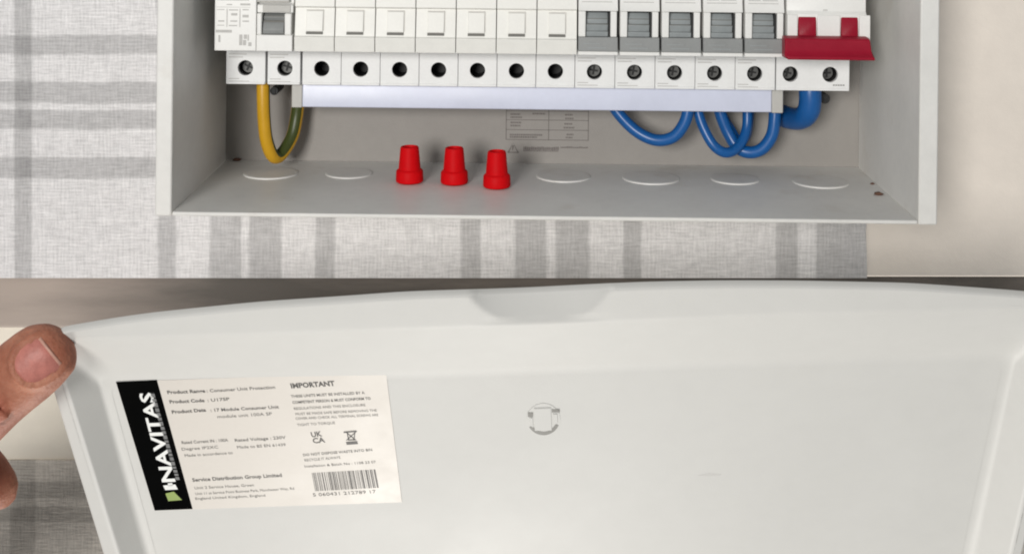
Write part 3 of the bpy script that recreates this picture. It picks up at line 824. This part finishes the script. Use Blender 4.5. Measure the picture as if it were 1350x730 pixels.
# crossed-out bin
for q in ([(453, 568.5), (470, 567), (470, 569), (453, 570.5)], [(457, 570), (458.5, 570), (460.5, 580), (459, 580)], [(467, 569.5), (468.5, 569.5), (467.5, 580), (466, 580)], [(459, 579), (467.5, 578.5), (467.5, 580), (459, 580.4)],
          [(455, 569), (457, 569), (470, 580), (468, 580)], [(469, 568), (471, 568), (458, 580), (456, 580)], [(456, 582), (471, 581), (472, 585), (457, 586)]):
    quad(bm, q, .00022)
obj('small_print', bm, 'ink', lab_, cb)
bm = bmesh.new()
x = 0
while x < 83:
    w = random.choice((.7, .7, 1.2, 1.8, 2.4)); a = 411 + x
    q0, q1 = a, a + w; ys = -x * .055
    quad(bm, [(q0, 623 + ys), (q1, 623 + ys), (q1 + 4.6, 647 + ys), (q0 + 4.6, 647 + ys)], .00022); x += w + random.choice((.6, .9, 1.5))
put_text(bm, '5 060431 212789 17', (413, 654), (496, 649.5), 4.2)
obj('barcode', bm, 'ink', lab_, cb)

# ================================================================== hand
def loft(bm, st, side, nrm, sides=20):
    rings = []
    for c, w, t in st:
        rings.append([bm.verts.new(Vector(c) + side * (w * math.cos(2 * math.pi * k / sides)) + nrm * (t * math.sin(2 * math.pi * k / sides))) for k in range(sides)])
    for a, b in zip(rings, rings[1:]):
        for k in range(sides): bm.faces.new((a[k], a[(k + 1) % sides], b[(k + 1) % sides], b[k]))
    bm.faces.new(rings[0][::-1]); bm.faces.new(rings[-1])
DT_ = .437
ax = (-.767, .641)                      # pixel direction from the thumb tip to its root
def TA(s, off=0, d=None):
    d = DT_ if d is None else d
    return P(88 + ax[0] * s + .641 * off, 445 + ax[1] * s + .767 * off, d)
side = (TA(50, 30) - TA(50, 0)).normalized(); fwd = (TA(50) - TA(0)).normalized()
nrm = fwd.cross(side).normalized()
if nrm.y > 0: nrm = -nrm
S = [0, 2, 6, 12, 20, 32, 48, 70, 95, 120, 150, 190, 240]
HW = [6, 15, 25, 33, 39, 43.5, 46, 47, 46.5, 47, 50, 55, 60]
TH = [1.5, 3.5, 5.4, 6.6, 7.4, 8.2, 8.8, 9.3, 9.6, 9.8, 10.4, 11.5, 13]
st = [(TA(s, -2 if s > 30 else 0, DT_ + max(0, s - 60) * .00006), hw / F * DT_, t / 1000) for s, hw, t in zip(S, HW, TH)]
hm = bmesh.new(); loft(hm, st, side, nrm, 28)
def itp(s):
    for i in range(len(S) - 1):
        if S[i] <= s <= S[i + 1]:
            t = (s - S[i]) / (S[i + 1] - S[i]); return HW[i] + (HW[i + 1] - HW[i]) * t, TH[i] + (TH[i + 1] - TH[i]) * t
    return HW[-1], TH[-1]
def onthumb(s, off, lift):
    hw, th = itp(s); q = max(0, 1 - (off / hw) ** 2) ** .5
    return TA(s, off - (2 if s > 30 else 0)) + nrm * (th * q / 1000 + lift)
# fold of skin round the nail
fold = [onthumb(16, 27, -.0002), onthumb(30, 29, 0), onthumb(46, 28, .0001), onthumb(58, 21, .0002), onthumb(64, 8, .0003), onthumb(64, -10, .0003), onthumb(58, -24, .0002), onthumb(46, -31, .0001), onthumb(30, -32, 0), onthumb(16, -29, -.0002)]
tube(hm, spline(fold, 6), .0011, 10)
# knuckle wrinkles of the thumb
for s0, k in ((112, 1.0), (120, .8), (128, .9), (138, .7)):
    tube(hm, spline([onthumb(s0 + random.uniform(-2, 2), o_, -.0004) for o_ in (-34, -18, 0, 16, 32)], 5), .0009 * k, 8)
# back of the hand, curled forefinger tip and the other fingers behind the cover
def chain(pts, sides=18, flat=.9):
    pp = [(P(a, b, c), r) for a, b, c, r in pts]
    rings = []
    n_ = len(pp)
    for i, (p, r) in enumerate(pp):
        t = (pp[min(i + 1, n_ - 1)][0] - pp[max(i - 1, 0)][0]).normalized()
        a = Vector((0, 1, 0)); a = (a - t * a.dot(t)).normalized(); b = t.cross(a)
        rings.append([hm.verts.new(p + a * (r * flat * math.cos(2 * math.pi * k / sides)) + b * (r * math.sin(2 * math.pi * k / sides))) for k in range(sides)])
    for a, b in zip(rings, rings[1:]):
        for k in range(sides): hm.faces.new((a[k], a[(k + 1) % sides], b[(k + 1) % sides], b[k]))
    hm.faces.new(rings[0][::-1]); hm.faces.new(rings[-1])
chain([(-60, 570, .447, .013), (-110, 610, .452, .018), (-180, 680, .462, .026), (-270, 770, .472, .030), (-380, 880, .480, .027), (-520, 1000, .490, .026), (-760, 1200, .5, .030), (-1000, 1420, .5, .033)], 24, .62)
chain([(-190, 600, .475, .013), (-150, 560, .485, .0115), (-95, 562, .492, .0105), (-45, 598, .494, .0098), (-16, 628, .493, .0088), (-2, 645, .492, .0080), (8, 655, .492, .0062), (13, 660, .491, .0032)])
chain([(-230, 690, .485, .012), (-190, 690, .510, .0105), (-120, 715, .522, .0095), (-60, 740, .524, .0085), (-30, 752, .523, .0065), (-22, 756, .523, .003)])
chain([(-280, 770, .490, .012), (-240, 780, .520, .0105), (-170, 810, .534, .0095), (-100, 835, .537, .0082), (-70, 846, .537, .0062), (-62, 850, .537, .003)])
chain([(-330, 850, .492, .011), (-300, 870, .520, .0092), (-235, 900, .536, .0082), (-180, 920, .540, .0070), (-158, 928, .540, .0052), (-150, 931, .540, .0025)])
bmesh.ops.recalc_face_normals(hm, faces=hm.faces)
hb = P(-180, 680, .462)
bmesh.ops.translate(hm, verts=hm.verts, vec=-hb)
me = bpy.data.meshes.new('hand'); hm.to_mesh(me); hm.free()
tmp = bpy.data.objects.new('tmp', me); C.objects.link(tmp)
r = tmp.modifiers.new('r', 'REMESH'); r.mode = 'VOXEL'; r.voxel_size = .0009
s = tmp.modifiers.new('s', 'SMOOTH'); s.factor = .5; s.iterations = 3
dg = bpy.context.evaluated_depsgraph_get(); me2 = bpy.data.meshes.new_from_object(tmp.evaluated_get(dg)); me2.name = 'hand'
bpy.data.objects.remove(tmp); bpy.data.meshes.remove(me)
me2.materials.clear(); me2.materials.append(M['skin'])
for p in me2.polygons: p.use_smooth = True
hand = bpy.data.objects.new('hand', me2); C.objects.link(hand); hand.location = hb
tag(hand, 'bare hand at the left gripping the white cover with its thumb on top', 'hand')
bm = bmesh.new()
NA, NB = 14, 14
g = []
for j in range(NB + 1):
    b = j / NB; row = []
    for i in range(NA + 1):
        a = -1 + 2 * i / NA
        e = 1 - .10 * (1 - b) ** 2 * 2
        w = 27.5 * (1 - .28 * max(0, b - .6) ** 2 / .16 * abs(a)) 
        s_ = 13 + 4 * a * a + 47 * b - (8 * a * a * b)
        row.append(bm.verts.new(onthumb(s_, -2 + a * w, .00050 - .0006 * abs(a) ** 3 - .0005 * max(0, .12 - b) / .12)))
    g.append(row)
for a, b in zip(g, g[1:]):
    for i in range(NA): bm.faces.new((a[i], a[i + 1], b[i + 1], b[i]))
bmesh.ops.recalc_face_normals(bm, faces=bm.faces)
nail = obj('nail', bm, 'nail', hand, hb, smooth=True)
sm = nail.modifiers.new('t', 'SOLIDIFY'); sm.thickness = .0006; sm.offset = -1

bm = bmesh.new(); rows = []
for j in range(3):
    row = []
    for i in range(NA + 1):
        a = -1 + 2 * i / NA
        row.append(bm.verts.new(onthumb(12.4 + 3.6 * a * a + j * 1.7, -2 + a * 25.5, .00038 - .0006 * abs(a) ** 3)))
    rows.append(row)
for a, b in zip(rows, rows[1:]):
    for i in range(NA): bm.faces.new((a[i], a[i + 1], b[i + 1], b[i]))
bmesh.ops.recalc_face_normals(bm, faces=bm.faces)
ne = obj('nail_edge', bm, 'nail_edge', nail, hb, smooth=True)
sm = ne.modifiers.new('t', 'SOLIDIFY'); sm.thickness = .0007; sm.offset = -1
